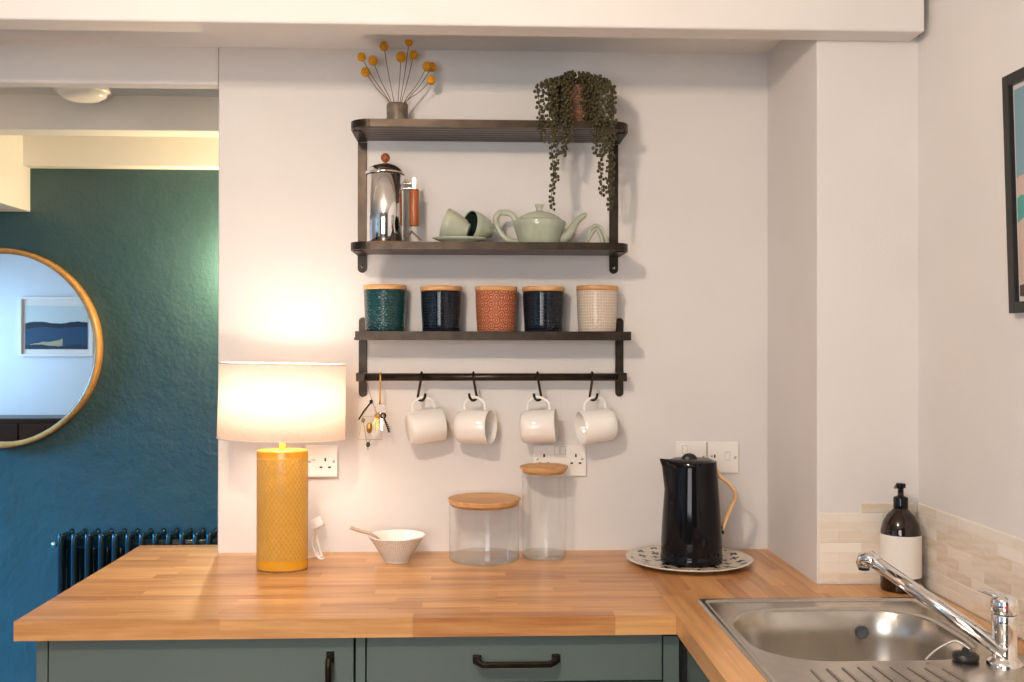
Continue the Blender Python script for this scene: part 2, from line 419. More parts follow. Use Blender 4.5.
side_window('added_window', -.8, .1, .75, 2.15, 'narrow white window added to light the pale wall')  # invented opening for the added side light

# marble brick tiles on the pillar and the right wall: each tile is a piece of its own
TH, TL, G = .0238, .1065, .0016
wp = bpy.data.objects['wall_pillar']; wr = bpy.data.objects['wall_right']
def tile(parent, x0, x1, y0, y1, z0, z1):
    c = ((x0+x1)/2, (y0+y1)/2, (z0+z1)/2)
    B().cbox((0,0,0), (x1-x0, y1-y0, z1-z0)).obj('tile', M['tile'], parent, c, bevel=.0006, seg=1)
for r in range(8):
    z0 = .9225+r*TH; off = 0 if r % 2 == 0 else TL/2
    x = .826-TL*.55+off
    while x < 1.062:
        a, b = max(x, .826), min(x+TL, 1.062)
        if b-a > .006 and not (r == 7 and a < .92):
            d = random.uniform(0, .0005); tile(wp, a+G/2, b-G/2, 2.3455-d, 2.3505, z0+G/2, z0+TH-G/2)
        x += TL
    y = 2.343-off-TL*.4
    ys = [2.343]
    while y > 1.1: ys.append(y); y -= TL
    for b, a in zip(ys, ys[1:]):
        if b-a > .006:
            d = random.uniform(0, .0005); tile(wr, 1.0634-d, 1.0685, a+G/2, b-G/2, z0+G/2, z0+TH-G/2)
B().box(.8255, 1.0615, 2.3465, 2.3505, .9202, .9225+7*TH).obj('grout', M['grout'], wp)
B().box(1.0645, 1.0685, 1.1, 2.347, .9202, .9225+8*TH).obj('grout', M['grout'], wr)

# ------------------------------------------------------------------ worktops (stave by stave) and cabinets
def stave(parent, x0, x1, y0, y1, along_x):
    c = ((x0+x1)/2, (y0+y1)/2, .90)
    if along_x: B().cbox((0,0,0), (x1-x0, y1-y0, .04)).obj('stave', M['stave'], parent, c)
    else: B().cbox((0,0,0), (y1-y0, x1-x0, .04)).obj('stave', M['stave'], parent, c, (0, 0, PI/2))
def lay(parent, u0, u1, v0, v1, along_x, lmin=.18, lmax=.46):
    u = u0-random.uniform(0, .25)
    while u < u1:
        e = u+random.uniform(lmin, lmax)
        a, b = max(u, u0), min(e, u1)
        if u1-b < .05: b = u1
        if b-a > .004:
            if along_x: stave(parent, a, b, v0, v1, True)
            else: stave(parent, v0, v1, a, b, False)
        u = e if b < u1 else u1+1
wt = thing('wooden_worktop', 'long oiled wooden worktop along the white wall, carrying lamp and jars', 'worktop')
n = 16; dy = (WY-2.085)/n
for i in range(n): lay(wt, -.942, .4295, 2.085+i*dy, 2.085+(i+1)*dy, True)
for i in range(3): lay(wt, -.942, -.6985, WY+i*.037, WY+(i+1)*.037, True)
wr2 = thing('wooden_worktop', 'wooden worktop holding the steel sink, along the right wall', 'worktop')
for i in range(16):
    a = .43+.04*i; b = min(a+.04, 1.0615)
    top = WY if a < .82 else 2.343
    if i == 9: b_ = .8245; lay(wr2, 2.343, top, a, b_, False); top = 2.343
    if .51-.001 < a and b < .99+.001:
        lay(wr2, 2.185, top, a, b, False); lay(wr2, 1.0, 1.262, a, b, False)
    else: lay(wr2, 1.0, top, a, b, False)

def cabinet(name, label, x0, x1, y0, y1, front, handle):
    t = thing(name, label, 'cabinet', ((x0+x1)/2, (y0+y1)/2, 0))
    return t
c1 = thing('base_cabinet', 'sage grey base cabinet with an upright handle, under the lamp end of the worktop', 'cabinet', (-.571, 2.4, 0))
B().box(-.312, .323, -.268, .34, .1, .868).obj('carcass', M['dark'], c1)
B().box(-.336, -.313, -.29, .34, .1, .876).obj('end_panel', M['cabinet'], c1, bevel=.001)
B().box(-.300, -.1, -.22, .30, 0, .1).box(-.1, .32, -.22, .30, 0, .1).obj('plinth', M['dark'], c1)
dr = B().box(-.3105, .3205, -.29, -.27, .11, .873).obj('door', M['cabinet'], c1, bevel=.0015)
h = B().tube(bez([(.272, -.29, .834), (.272, -.312, .836), (.272, -.320, .815), (.272, -.318, .74), (.272, -.312, .712), (.272, -.29, .71)], 5), .0065, 8).box(.264, .280, -.294, -.288, .822, .845).box(.264, .280, -.294, -.288, .70, .72).obj('handle', M['bronze'], dr)
c2 = thing('base_cabinet', 'sage grey base cabinet with a drawer and dark bar handle, under the glass jars', 'cabinet', (.0925, 2.4, 0))
B().box(-.318, .345, -.267, .34, .1, .868).obj('carcass', M['dark'], c2)
B().box(-.3385, -.3185, -.29, -.268, .1, .876).obj('stile', M['cabinet'], c2, bevel=.001)
B().box(.3145, .3485, -.286, -.268, .1, .868).obj('stile', M['cabinet'], c2, bevel=.001)
B().box(-.32, .34, -.22, .30, 0, .1).obj('plinth', M['dark'], c2)
dr = B().box(-.3155, .3110, -.29, -.27, .776, .873).obj('drawer', M['cabinet'], c2, bevel=.0015)
B().box(-.3155, .3110, -.29, -.27, .11, .772).obj('door', M['cabinet'], c2, bevel=.0015)
hb = B()
for sx in (-.0835, .0835):
    hb.cbox((sx, -.294, .826), (.018, .008, .018)); hb.cbox((sx*.97, -.305, .826), (.012, .02, .012))
hb.obox((-.075, -.315, .820), (.075, -.315, .820), .012, .011)
hb.obox((-.083, -.312, .826), (-.070, -.315, .820), .012, .011).obox((.070, -.315, .820), (.083, -.312, .826), .012, .011)
hb.obj('handle', M['bronze'], dr, bevel=.002)
c3 = thing('sink_cabinet', 'sage grey base cabinet below the sink, facing left', 'cabinet', (.75, 1.55, 0))
B().box(-.275, .30, -.55, .555, .1, .70).box(-.275, -.262, -.55, .555, .70, .868).box(.285, .30, -.55, .555, .70, .868).obj('carcass', M['dark'], c3)
B().box(-.20, .30, -.55, .5, 0, .1).obj('plinth', M['dark'], c3)
B().box(-.2935, -.275, .525, .555, .1, .872).obj('stile', M['cabinet'], c3)
B().box(-.295, -.275, -.01, .5215, .11, .872).obj('door', M['cabinet'], c3, bevel=.0015)
B().box(-.295, -.275, -.55, -.013, .11, .872).obj('door', M['cabinet'], c3, bevel=.0015)

# ------------------------------------------------------------------ sink, tap
sk = thing('kitchen_sink', 'inset stainless steel sink with rounded bowl and ribbed drainer', 'sink', (.75, 1.725, .92))
def rrect(x0, x1, y0, y1, r, n=8):
    out = []
    for cx, cy, a0 in ((x1-r, y1-r, 0), (x0+r, y1-r, PI/2), (x0+r, y0+r, PI), (x1-r, y0+r, 1.5*PI)):
        for k in range(n+1):
            a = a0+PI/2*k/n; out.append((cx+r*math.cos(a), cy+r*math.sin(a)))
    return out
def loft(b, loops, smooth=True, cap=False):
    n = len(loops[0]); vs = [p for l in loops for p in l]; fs = []
    for j in range(len(loops)-1):
        for i in range(n): fs.append((j*n+i, j*n+(i+1) % n, (j+1)*n+(i+1) % n, (j+1)*n+i))
    if cap: fs.append(tuple((len(loops)-1)*n+i for i in range(n)))
    return b.add(vs, fs, smooth)
# local frame of the sink: x -.252..+.252, y -.475..+.478
lp = lambda poly, z: [(x, y, z) for x, y in poly]
OUT = rrect(-.252, .252, -.475, .478, .012)
bx0, bx1, by0, by1 = -.216, .205, .055, .398
b = B()
BOWL = lambda e, r: rrect(bx0+e, bx1-e, by0+e, by1-e, r)
loft(b, [lp(OUT, .0005), lp(rrect(-.250, .250, -.473, .476, .012), .005), lp(rrect(-.236, .236, -.459, .462, .012), .005), lp(rrect(-.232, .232, -.455, .458, .014), .0015)])
b.obj('rim', M['steel'], sk)
# deck: flat plate with the bowl cut out (bridge between matching loops)
b = B()
def ring_to(poly, cx, cy, hx0, hx1, hy0, hy1):
    res = []
    for x, y in poly:
        dx, dy = x-cx, y-cy
        t = min(((hx1-cx)/dx if dx > 1e-9 else 9e9), ((hx0-cx)/dx if dx < -1e-9 else 9e9), ((hy1-cy)/dy if dy > 1e-9 else 9e9), ((hy0-cy)/dy if dy < -1e-9 else 9e9))
        res.append((cx+dx*t, cy+dy*t))
    return res
cxb, cyb = (bx0+bx1)/2, (by0+by1)/2
lip = BOWL(-.012, .132)
outer = ring_to(lip, cxb, cyb, -.232, .232, .035, .458)
for cx_ in (-.232, .232):
    for cy_ in (.035, .458):
        k = min(range(len(outer)), key=lambda i: (outer[i][0]-cx_)**2+(outer[i][1]-cy_)**2); outer[k] = (cx_, cy_)
loft(b, [lp(outer, .0015), lp(lip, .0015)], False)
loft(b, [lp(lip, .0015), lp(BOWL(-.004, .126), -.001), lp(BOWL(0, .122), -.006), lp(BOWL(.006, .118), -.06), lp(BOWL(.014, .112), -.15), lp(BOWL(.036, .095), -.178), lp(BOWL(.09, .06), -.186), lp(BOWL(.13, .03), -.188)], True, True)
b.obj('bowl', M['steel'], sk)
b = B(); b.box(-.232, .232, -.455, .035, -.002, .0015)
b.obj('drainer', M['steel'], sk)
for k in range(9):
    x = -.16+.034*k; y1 = .012-abs(k-4)*.004
    B().tube([(x, -.43, .0015), (x*.94-.01, -.2, .002), (x*.86-.02, y1, .0018)], [.005, .006, .003], 8, flat=(1, .6, (1,0,0))).obj('rib', M['steel'], sk)
B().lathe([(.0, 0), (.011, 0), (.014, .002), (.014, .0)], 20).xf(Matrix.Translation((.088, by1-.0080, -.048)) @ Matrix.Rotation(PI/2, 4, 'X')).obj('overflow', plain('overflow_dark', (.12, .15, .18), .3, .6), sk)
B().lathe([(.001, .003), (.022, .003), (.034, .001), (.038, .001)], 28, c=(cxb, cyb, -.187)).obj('waste', M['chrome'], sk)

tp = thing('mixer_tap', 'chrome single lever mixer tap with long straight spout over the sink', 'tap', (.947, 1.74, .9215))
B().lathe([(.031, 0), (.031, .006), (.025, .010), (.0205, .015), (.0205, .06), (.0215, .064), (.0215, .088), (.020, .091), (.001, .092)], 32).obj('body', M['chrome'], tp)
lev = B().lathe([(.021, .092), (.0225, .097), (.0225, .114), (.019, .121), (.011, .125), (.001, .126)], 32)
lev.tube([(.0, 0, .118), (-.012, .012, .123), (-.03, .03, .126)], [.016, .013, .007], 12, flat=(1, .45, (1,1,0)))
lev.obj('lever', M['chrome'], tp)
B().ball((-.0075, -.0215, .106), .0035, 10, 6, (1, .3, 1)).obj('temperature_dot', plain('red_dot', srgb(190, 40, 40), .3), tp)
S0 = Vector((-.002, -.012, .024)); S1 = Vector((-.154, .206, .141))
sp = B().tube([S0, S0.lerp(S1, .5), S1], [.0145, .0138, .0130], 18)
sp.tube([S1-(S1-S0).normalized()*.01, S1+Vector((-.004, .006, .004)), S1+Vector((-.010, .013, .0)), S1+Vector((-.012, .016, -.010)), S1+Vector((-.012, .016, -.016))], [.013, .0155, .017, .0155, .013], 18)
sp.obj('spout', M['chrome'], tp)
B().lathe([(.011, 0), (.011, -.006), (.001, -.006)], 18, c=tuple(S1+Vector((-.012, .016, -.015)))).obj('aerator', M['black_matt'], tp)
ch = thing('sink_plug', 'black sink plug on a beaded chain, lying beside the tap', 'plug', (.890, 1.768, .9215))
B().lathe([(.001, 0), (.021, 0), (.023, .004), (.023, .010), (.017, .014), (.006, .016), (.006, .022), (.001, .023)], 24).obj('stopper', M['black_matt'], ch)
cb_ = B()
pts = bez([(.004, -.006, .022), (-.010, .014, .030), (-.030, .018, .022), (-.052, .012, .012), (-.075, -.006, .004)], 10)
for p in pts: cb_.ball(p, .0022, 8, 5)
cb_.obj('chain', M['chrome'], ch)

# ------------------------------------------------------------------ soap bottle
bt = thing('soap_bottle', 'amber pump bottle with a blank white label, by the tiled corner', 'bottle', (.998, 2.288, .92))
B().lathe([(.001, 0), (.044, 0), (.0455, .004), (.0455, .12), (.0448, .138), (.040, .158), (.031, .174), (.020, .185), (.0155, .190), (.0155, .2), (.001, .2)], 40).obj('body', M['amber'], bt)
B().lathe([(.0461, .034), (.0461, .131)], 40).obj('label', M['paper'], bt)
pm = B().lathe([(.0165, .190), (.0165, .213), (.0155, .216), (.009, .218), (.0065, .220), (.0065, .236), (.011, .238), (.011, .246), (.0095, .248), (.001, .248)], 24)
pm.tube([(0, 0, .237), (.0, .02, .238), (.0, .030, .234)], [.006, .005, .004], 10)
pm.obj('pump', M['black_gloss'], bt)

# ------------------------------------------------------------------ framed print on the right wall
pc = thing('framed_picture', 'black framed print leaning slightly forward on the right wall', 'picture', (1.067, 1.618, 1.553), (0, -.030, 0))
PW, PH, FWD = .58, .462, .022
B().box(-.020, -.004, -PW/2, -PW/2+FWD, 0, PH).box(-.020, -.004, PW/2-FWD, PW/2, 0, PH).box(-.020, -.004, -PW/2+FWD, PW/2-FWD, 0, FWD).box(-.020, -.004, -PW/2+FWD, PW/2-FWD, PH-FWD, PH).obj('frame', M['black_matt'], pc, bevel=.001)
B().box(-.010, -.005, -PW/2+FWD, PW/2-FWD, FWD, PH-FWD).obj('mount', M['cream_ink'], pc)
m, nt, bs = new_mat('abstract_print')
vec, x, y, z = coords(nt, 'Generated')
edge = z + noise(nt, vec, 5, 2)*.16-.08 + (y-.9)*.6
c = mixc(nt, edge.gt(.62), srgb(206, 182, 168), srgb(120, 158, 172))
c = mixc(nt, edge.gt(.42)*edge.lt(.52)*y.gt(.55), c, srgb(64, 158, 150))
c = mixc(nt, edge.lt(.14), c, srgb(70, 46, 42))
nt.links.new(c, bs.inputs['Base Color']); bs.inputs['Roughness'].default_value = .6
B().box(-.0125, -.0101, -PW/2+FWD+.007, PW/2-FWD-.007, FWD+.010, PH-FWD-.010).obj('print', m, pc)
B().box(-.0155, -.0145, -PW/2+FWD, PW/2-FWD, FWD, PH-FWD).obj('glass', M['pane'], pc)

# ------------------------------------------------------------------ wall shelf, two tiers, with rounded front corners
def shelf_path(x0, x1, yb, yf, r, n=8):
    pts = [(x0, yb)]
    for k in range(n+1): a = PI+PI/2*k/n; pts.append((x0+r+r*math.cos(a), yf+r+r*math.sin(a)))
    for k in range(n+1): a = 1.5*PI+PI/2*k/n; pts.append((x1-r+r*math.cos(a), yf+r+r*math.sin(a)))
    pts.append((x1, yb)); return pts
def rim(b, path, z0, z1, t):
    """vertical strip following the path, thickness t inwards"""
    P = [Vector((x, y, 0)) for x, y in path]; m = len(P); inn = []
    for i in range(m):
        d = (P[min(i+1, m-1)]-P[max(i-1, 0)]).normalized(); inn.append(P[i]+Vector((-d.y, d.x, 0))*t)
    vs = []
    for i in range(m):
        vs += [(P[i].x, P[i].y, z0), (P[i].x, P[i].y, z1), (inn[i].x, inn[i].y, z1), (inn[i].x, inn[i].y, z0)]
    fs = []
    for i in range(m-1):
        for k in range(4): fs.append((i*4+k, (i+1)*4+k, (i+1)*4+(k+1) % 4, i*4+(k+1) % 4))
    fs += [(0, 1, 2, 3), tuple((m-1)*4+k for k in (3, 2, 1, 0))]
    return b.add(vs, fs)
ZT, ZM, ZL = 2.0665, 1.7535, 1.5255
us = thing('wall_shelf', 'dark slatted two-tier wall shelf with rounded front corners, holding plant and teapot', 'shelf', (.044, WY, 0))
XL, XR = -.362, .362
for zt in (ZT, ZM):
    fix_normals(rim(B(), shelf_path(XL, XR, -.004, -.207, .055), zt-.0195, zt, .005).obj('rim', M['iron'], us))
    ins = [(.0, 0)]
    for k in range(7):
        y0 = -.200+k*.0282; y1 = y0+.0240
        ym = max(0, -.152-y0)       # slats in the rounded zone are shorter
        inset = .055-math.sqrt(max(0, .055**2-min(.055, ym)**2))+.006
        B().box(XL+inset, XR-inset, y0, y1, zt-.016, zt-.0008).obj('slat', M['slat'], us, bevel=.001, seg=1)
for x in (-.349, .346):
    fix_normals(B().box(x-.0125, x+.0125, -.0045, 0, 1.70, ZT-.02).obj('upright', M['iron'], us, bevel=.001))
    pr = [(x+.0125*math.cos(a), 1.70+.0125*math.sin(a)) for a in [PI+PI*k/10 for k in range(11)]]
    tb = B().add([(px, -.0045, pz) for px, pz in pr]+[(px, 0, pz) for px, pz in pr], [tuple(range(11)), tuple(range(21, 10, -1))]+[(i, i+11, (i+1) % 11+11, (i+1) % 11) for i in range(11)])
    o = fix_normals(tb.obj('lug', M['iron'], us))
    B().lathe([(.001, .0025), (.003, .002), (.0045, 0)], 12).xf(Matrix.Translation((x, -.0046, 1.704)) @ Matrix.Rotation(PI/2, 4, 'X')).obj('screw', M['steel'], us)
    for zt in (ZT, ZM):
        B().box(x-.0125, x+.0125, -.140, -.0045, zt-.0188, zt-.0165).obj('support', M['iron'], us)

ls = thing('rail_shelf', 'dark lower wall shelf with a hanging rail beneath, holding five canisters', 'shelf', (.055, WY, 0))
XL2, XR2 = -.3655, .3655
rim(B(), [(XL2, -.004), (XL2, -.12), (XR2, -.12), (XR2, -.004)], ZL-.0235, ZL, .004).obj('rim', M['iron'], ls); fix_normals(ls.children[0])
for k in range(4):
    y0 = -.1145+k*.0282
    B().box(XL2+.005, XR2-.005, y0, y0+.0255, ZL-.016, ZL-.0008).obj('slat', M['slat'], ls, bevel=.001, seg=1)
for x in (-.3575, .351):
    B().box(x-.0115, x+.0115, -.005, 0, 1.358, ZL+.028).obj('upright', M['iron'], ls, bevel=.001)
    for zc, a0 in ((ZL+.028, 0), (1.358, PI)):
        pr = [(x+.0115*math.cos(a), zc+.0115*math.sin(a)) for a in [a0+PI*k/10 for k in range(11)]]
        fix_normals(B().add([(px, -.005, pz) for px, pz in pr]+[(px, 0, pz) for px, pz in pr], [tuple(range(11)), tuple(range(21, 10, -1))]+[(i, i+11, (i+1) % 11+11, (i+1) % 11) for i in range(11)]).obj('lug', M['iron'], ls))
    B().box(x-.0115, x+.0115, -.112, -.005, ZL-.0228, ZL-.0165).obj('support', M['iron'], ls)
    B().box(x-.012, x+.012, -.067, -.005, 1.391, 1.414).obj('rail_clamp', M['iron'], ls, bevel=.002)
B().tube([(-.345, -.055, 1.4025), (.339, -.055, 1.4025)], .0104, 16).obj('rail', M['iron'], ls)

# ------------------------------------------------------------------ five canisters
def canister(x, w, body_mat, label, lidtop, rmid=1.0, tilt=0):
    t = thing('canister', label, 'canister', (x, 2.695, ZL-.0006), group='canisters on the lower shelf')
    R = w/2; H = lidtop-ZL
    B().lathe([(.001, .001), (R*.87, 0), (R*.895, .003), (R*.91, .02), (R*.955, H*.55), (R*.975, H-.016), (R*.97, H-.013), (R*.93, H-.013), (R*.91, H-.02), (R*.88, .006), (.001, .005)], 64).obj('body', body_mat, t)
    B().lathe([(.001, H-.0135), (R*.98, H-.0125), (R, H-.011), (R, H-.001), (R*.985, H), (.001, H)], 56).obj('lid', M['lid_wood'], t, rot=(0, tilt, 0))
    return t
canister(-.237, .117, M['teal_can'], 'deep teal glazed canister with scallop relief, leftmost on the lower shelf', 1.6505)
canister(-.0860, .114, M['navy_can'], 'navy dotted canister between the teal and the terracotta one', 1.6475)
canister(.0620, .115, M['terra_can'], 'terracotta canister with ring pattern, middle of the lower shelf', 1.6478)
canister(.1905, .115, M['navy_can'], 'navy dotted canister between the terracotta and the cream one', 1.6472)
canister(.3365, .114, M['cream_can'], 'cream dotted canister at the right end of the lower shelf', 1.6500, tilt=.006)

# ------------------------------------------------------------------ hooks and hanging mugs
RZ, RY = 1.4015, 2.70
def hook(x, s, label):
    pts = [(x-.002*s, RY+.0125, RZ-.004), (x, RY+.0115, RZ+.006), (x, RY, RZ+.0135), (x, RY-.0125, RZ+.004), (x-.002*s, RY-.0135, RZ-.012), (x-.007*s, RY-.018, RZ-.040), (x-.0085*s, RY-.020, RZ-.052), (x-.005*s, RY-.021, RZ-.0595), (x+.003*s, RY-.0225, RZ-.0605), (x+.0095*s, RY-.024, RZ-.053), (x+.0115*s, RY-.025, RZ-.042)]
    o = B().tube(bez(pts, 5), .0035, 8).obj('s_hook', M['bronze']); o.name = 'rail_hook'
    tag(o, label, 'hook', 'hooks on the rail'); return o
def mug(x, s, ax, label, tiltx=0):
    """hangs by its handle; ax points from base to mouth"""
    rot = frame(ax, (0, 0, 1)).to_euler()
    R, H, L = .0455, .094, .034
    up_ = frame(ax, (0, 0, 1)).col[0].xyz; axn = Vector(ax).normalized()
    grip = Vector((x, 2.678, 1.3465))           # where the handle rests in the hook
    base = grip - up_*(R+L-.003) - axn*(H*.50)
    t = thing('mug', label, 'mug', base, rot, 'white mugs on the hooks')
    B().lathe([(.001, .001), (R*.80, 0), (R*.90, .003), (R*.985, .014), (R, .03), (R, H-.001), (R-.001, H), (R-.003, H-.001), (R-.0034, .03), (R*.9-.003, .009), (.001, .006)], 48).obj('body', M['white_gloss'], t)
    hp = bez([(R-.003, 0, H*.18), (R+.018, 0, H*.20), (R+L*.86, 0, H*.34), (R+L, 0, H*.50), (R+L*.86, 0, H*.66), (R+.018, 0, H*.80), (R-.003, 0, H*.82)], 6)
    B().tube(hp, .0029, 10, flat=(.75, 1.25, (0,1,0))).obj('handle', M['white_gloss'], t)
    return t
hook(-.139, 1, 'dark hook holding the mug nearest the keys'); hook(.001, -1, 'dark hook holding the second mug from the keys')
hook(.175, -1, 'dark hook holding the third mug from the keys'); hook(.324, 1, 'dark hook holding the rightmost mug')
mug(-.1355, 1, (1, .30, .12), 'white mug nearest the keys, its base turned left')
mug(.0035, -1, (1, -.42, .02), 'white mug second from the keys, its open mouth turned towards us')
mug(.1735, -1, (1, -.20, .06), 'white mug third from the keys, hanging with mouth to the right')
mug(.3265, 1, (-1, -.24, -.11), 'white mug furthest from the keys, mouth turned left')

# keys and wire house at the left end of the rail
kh = B().tube(bez([(-.249, RY+.0115, RZ-.002), (-.249, RY+.006, RZ+.010), (-.249, RY-.006, RZ+.0115), (-.249, RY-.0125, RZ), (-.249, RY-.016, RZ-.03), (-.249, RY-.018, RZ-.066), (-.249, RY-.022, RZ-.070), (-.249, RY-.027, RZ-.064)], 4), .0026, 8).obj('key_hook', M['brass'])
tag(kh, 'straight brass hook holding the bunch of keys', 'hook')
ks = thing('key_bunch', 'small bunch of keys on a split ring, hanging from the rail', 'keys', (-.249, 2.680, 1.330))
ringp = [(.014*math.cos(a), .001*math.sin(a*2), -.012+.014*math.sin(a)) for a in [2*PI*k/28 for k in range(28)]]
B().tube(ringp, .0010, 6, closed=True).obj('ring', M['chrome'], ks)
def key(a, l, mat, y, x):
    b = B().lathe([(.004, -.001), (.0085, -.001), (.0085, .001), (.004, .001)], 20, close=True).xf(Matrix.Rotation(PI/2, 4, 'X'))
    b.cbox((0, 0, -.008-l/2), (.005, .0018, l))
    for k in range(4): b.cbox((.003, 0, -.02-k*.006), (.003, .0016, .003))
    b.obj('key', mat, ks, (x, y, -.030), (0, a, 0))
key(-.35, .040, M['bronze'], -.003, .009); key(.02, .030, M['chrome'], .0, .004); key(.12, .034, M['brass'], .003, -.004); key(.5, .030, M['brass'], -.006, -.006)
ws = thing('wire_house_ornament', 'small gold wire house with glass beads, hanging at the left end of the rail', 'ornament', (-.272, 2.668, 1.39)); ws.scale = (1, 1, 1.13)
wire = B()
def wl(*p): wire.tube([(x, 0, z) for x, z in p], .0008, 6)
wl((-.012, .004), (.003, -.045)); wl((.002, -.044), (-.022, -.081), (.020, -.081), (.002, -.044)); wl((-.022, -.081), (-.033, -.135), (.030, -.135), (.020, -.081)); wl((-.022, -.081), (-.008, -.160), (-.002, -.135))
wire.obj('wire', M['brass'], ws)
B().tube([(-.032, -.002, -.088), (-.018, -.002, -.068), (.004, -.002, -.044)], .0022, 8).obj('twig', M['bronze'], ws)
B().ball((.001, -.001, -.046), .005, 10, 6).obj('bead', M['bronze'], ws)
B().ball((-.020, -.002, -.090), .0055, 10, 6).obj('bead', plain('gold_green_bead', srgb(150, 148, 80), .2, .3), ws)
B().ball((-.007, -.002, -.147), .0058, 12, 7, (1, 1, 1.1)).obj('bead', plain('green_bead', srgb(40, 92, 50), .15), ws)
B().ball((-.004, .0, -.108), .010, 12, 8, (.8, .5, 1.3)).obj('charm', M['brass'], ws)

# ------------------------------------------------------------------ things on the top tier
vz = thing('bud_vase', 'small grey stoneware vase holding yellow dried flowers', 'vase', (-.203, 2.665, ZT-.0006))
B().lathe([(.001, .001), (.027, 0), (.0285, .004), (.0285, .062), (.0270, .066), (.025, .0655), (.0245, .057), (.0245, .008), (.001, .008)], 36).obj('body', M['stone'], vz)
heads = [(361.5, 57, 'far left and upper'), (365.5, 72, 'far left and lowest'), (373, 60.5, 'left of centre'), (384, 46.5, 'tall left of centre'), (401, 57, 'large one at the centre'), (409, 42, 'tallest of the bunch'), (413.5, 55, 'right of the centre'), (427, 66.5, 'upper right, in front'), (432, 67, 'upper right, behind'), (431, 80, 'lowest on the right')]
def at_plane(px, py, Y):
    d = fw + r2*(px-512)/995.6 - u2*(py-341)/995.6
    return Vector((0, 0, 1.49)) + d*(Y/d.y)
for i, (hx, hy, where) in enumerate(heads):
    Y = 2.665+(-.02, .015, -.005, .02, -.012, .01, .02, -.02, .02, -.005)[i]
    tip = at_plane(hx, hy, Y)
    dx = (tip.x+.203)
    foot = Vector((-.203+dx*.10, 2.665+(Y-2.665)*.3, ZT+.009)); neck = Vector((-.203+max(-.018, min(.018, dx*.22)), 2.665+(Y-2.665)*.4, ZT+.066))
    f = thing('dried_flower', 'round yellow dried flower on a thin stem, ' + where, 'flower', foot, group='dried flowers in the vase')
    B().tube(bez([Vector((0,0,0)), neck-foot, (neck-foot).lerp(tip-foot, .55)+Vector((dx*.02, 0, -.003)), tip-foot], 5), .0011, 6).obj('stem', M['stem'], f)
    B().ball(tip-foot, (.0115, .0125, .0125, .0118, .0138, .0108, .0115, .0122, .0118, .0118)[i], 18, 12, (1, 1, 1.08)).obj('flower_head', M['yellow_flower'], f)

pl = thing('trailing_plant', 'trailing bead-leaved plant in a brown pot at the right end of the top tier', 'plant', (.271, 2.635, ZT-.0006))
B().lathe([(.001, .001), (.036, 0), (.040, .004), (.047, .100), (.049, .104), (.046, .104), (.043, .095), (.036, .012), (.001, .01)], 44).obj('pot', M['terracotta_pot'], pl)
B().lathe([(.001, .094), (.044, .092)], 24).obj('soil', plain('dark_soil', (.02, .014, .01), .95, 0, .3, 90), pl)
rg = random.Random(11)
def strand(a, out, drop, seed, front=0):
    """a string of bead leaves rising over the pot rim, then hanging down"""
    r = random.Random(seed); ca, sa = math.cos(a), math.sin(a)
    P = [(ca*.015, sa*.015, .095), (ca*.034, sa*.034, .122+r.uniform(-.012, .016)), (ca*(.050+out*.3), sa*(.050+out*.3), .118+r.uniform(-.012, .012)), (ca*(.056+out), sa*(.056+out)*1, .085)]
    z = .085
    x, y = P[-1][0], P[-1][1]
    while z > -drop+.03:
        z -= .035; x += r.uniform(-.004, .004); y += r.uniform(-.002, .002)
        P.append((x, y, z))
    C = bez(P, 8); b = B(); b.tube(C, .0009, 5)
    acc = 0; last = C[0]; k = 0
    for p in C:
        acc += (p-last).length; last = p
        while acc > .0052:
            acc -= .0052; k += 1; th = k*2.4+r.uniform(-.4, .4)
            q = p+Vector((math.cos(th), math.sin(th), r.uniform(-.3, .3)))*.0058
            if p.z < .0 and q.y > .03: q.y = .03
            b.ball(q, r.uniform(.0034, .0047), 7, 5, (1, 1, 1.1))
    return b.obj('strand', M['leaf'], pl)
# long trailers hanging in front of the shelf edge, then the mop round the pot
# hang angle a: -pi/2 is towards the room; shelf front edge lies .065 in front of the plant
for i, (tx, drop) in enumerate([(-.106, .03), (-.094, .035), (-.066, .215), (-.060, .165), (-.040, .085), (-.034, .10), (-.022, .045), (.038, .085), (.050, .06), (.056, .175), (.064, .10), (.076, .215), (.080, .205), (.086, .05), (-.080, .02)]):
    a = -PI/2+math.atan2(tx, .094); o_ = math.hypot(tx, .094)-.056
    strand(a, o_, drop+.02, 100+i)
for i in range(34):
    a = 2*PI*i/34+rg.uniform(-.1, .1)
    if abs(((a+PI/2+PI+.05) % (2*PI))-PI) < .34: continue        # the front of the pot stays bare
    back = math.sin(a) > .2
    strand(a, rg.uniform(-.008, .012), rg.uniform(-.06, -.005) if back else rg.uniform(-.05, .0), 300+i)

# ------------------------------------------------------------------ things on the middle tier
fp = thing('cafetiere', 'tall shiny steel cafetiere with wooden handle and knob', 'coffee press', (-.2335, 2.655, ZM-.0006))
B().lathe([(.001, .0), (.0480, 0), (.0490, .002), (.0490, .0075), (.001, .008)], 44).obj('wooden_base', M['acacia'], fp)
B().lathe([(.001, .008), (.0475, .008), (.0485, .010), (.0485, .190), (.0475, .191), (.0465, .190), (.0465, .012), (.001, .012)], 56).obj('jug', M['chrome'], fp)
B().lathe([(.0505, .189), (.0530, .191), (.0520, .194), (.047, .201), (.036, .210), (.022, .216), (.010, .218), (.001, .2185)], 48).obj('lid', M['chrome'], fp)
B().tube([(0, 0, .217), (0, 0, .224)], .003, 10).ball((0, 0, .2335), .0125, 18, 12).obj('knob', M['acacia'], fp)
hd = B().obox((.046, -.002, .165), (.074, -.004, .165), .012, .0025).obox((.046, -.002, .152), (.074, -.004, .152), .012, .0025)
hd.box(.0715, .0815, -.009, .001, .150, .180).obj('bracket', M['steel'], fp, bevel=.001)
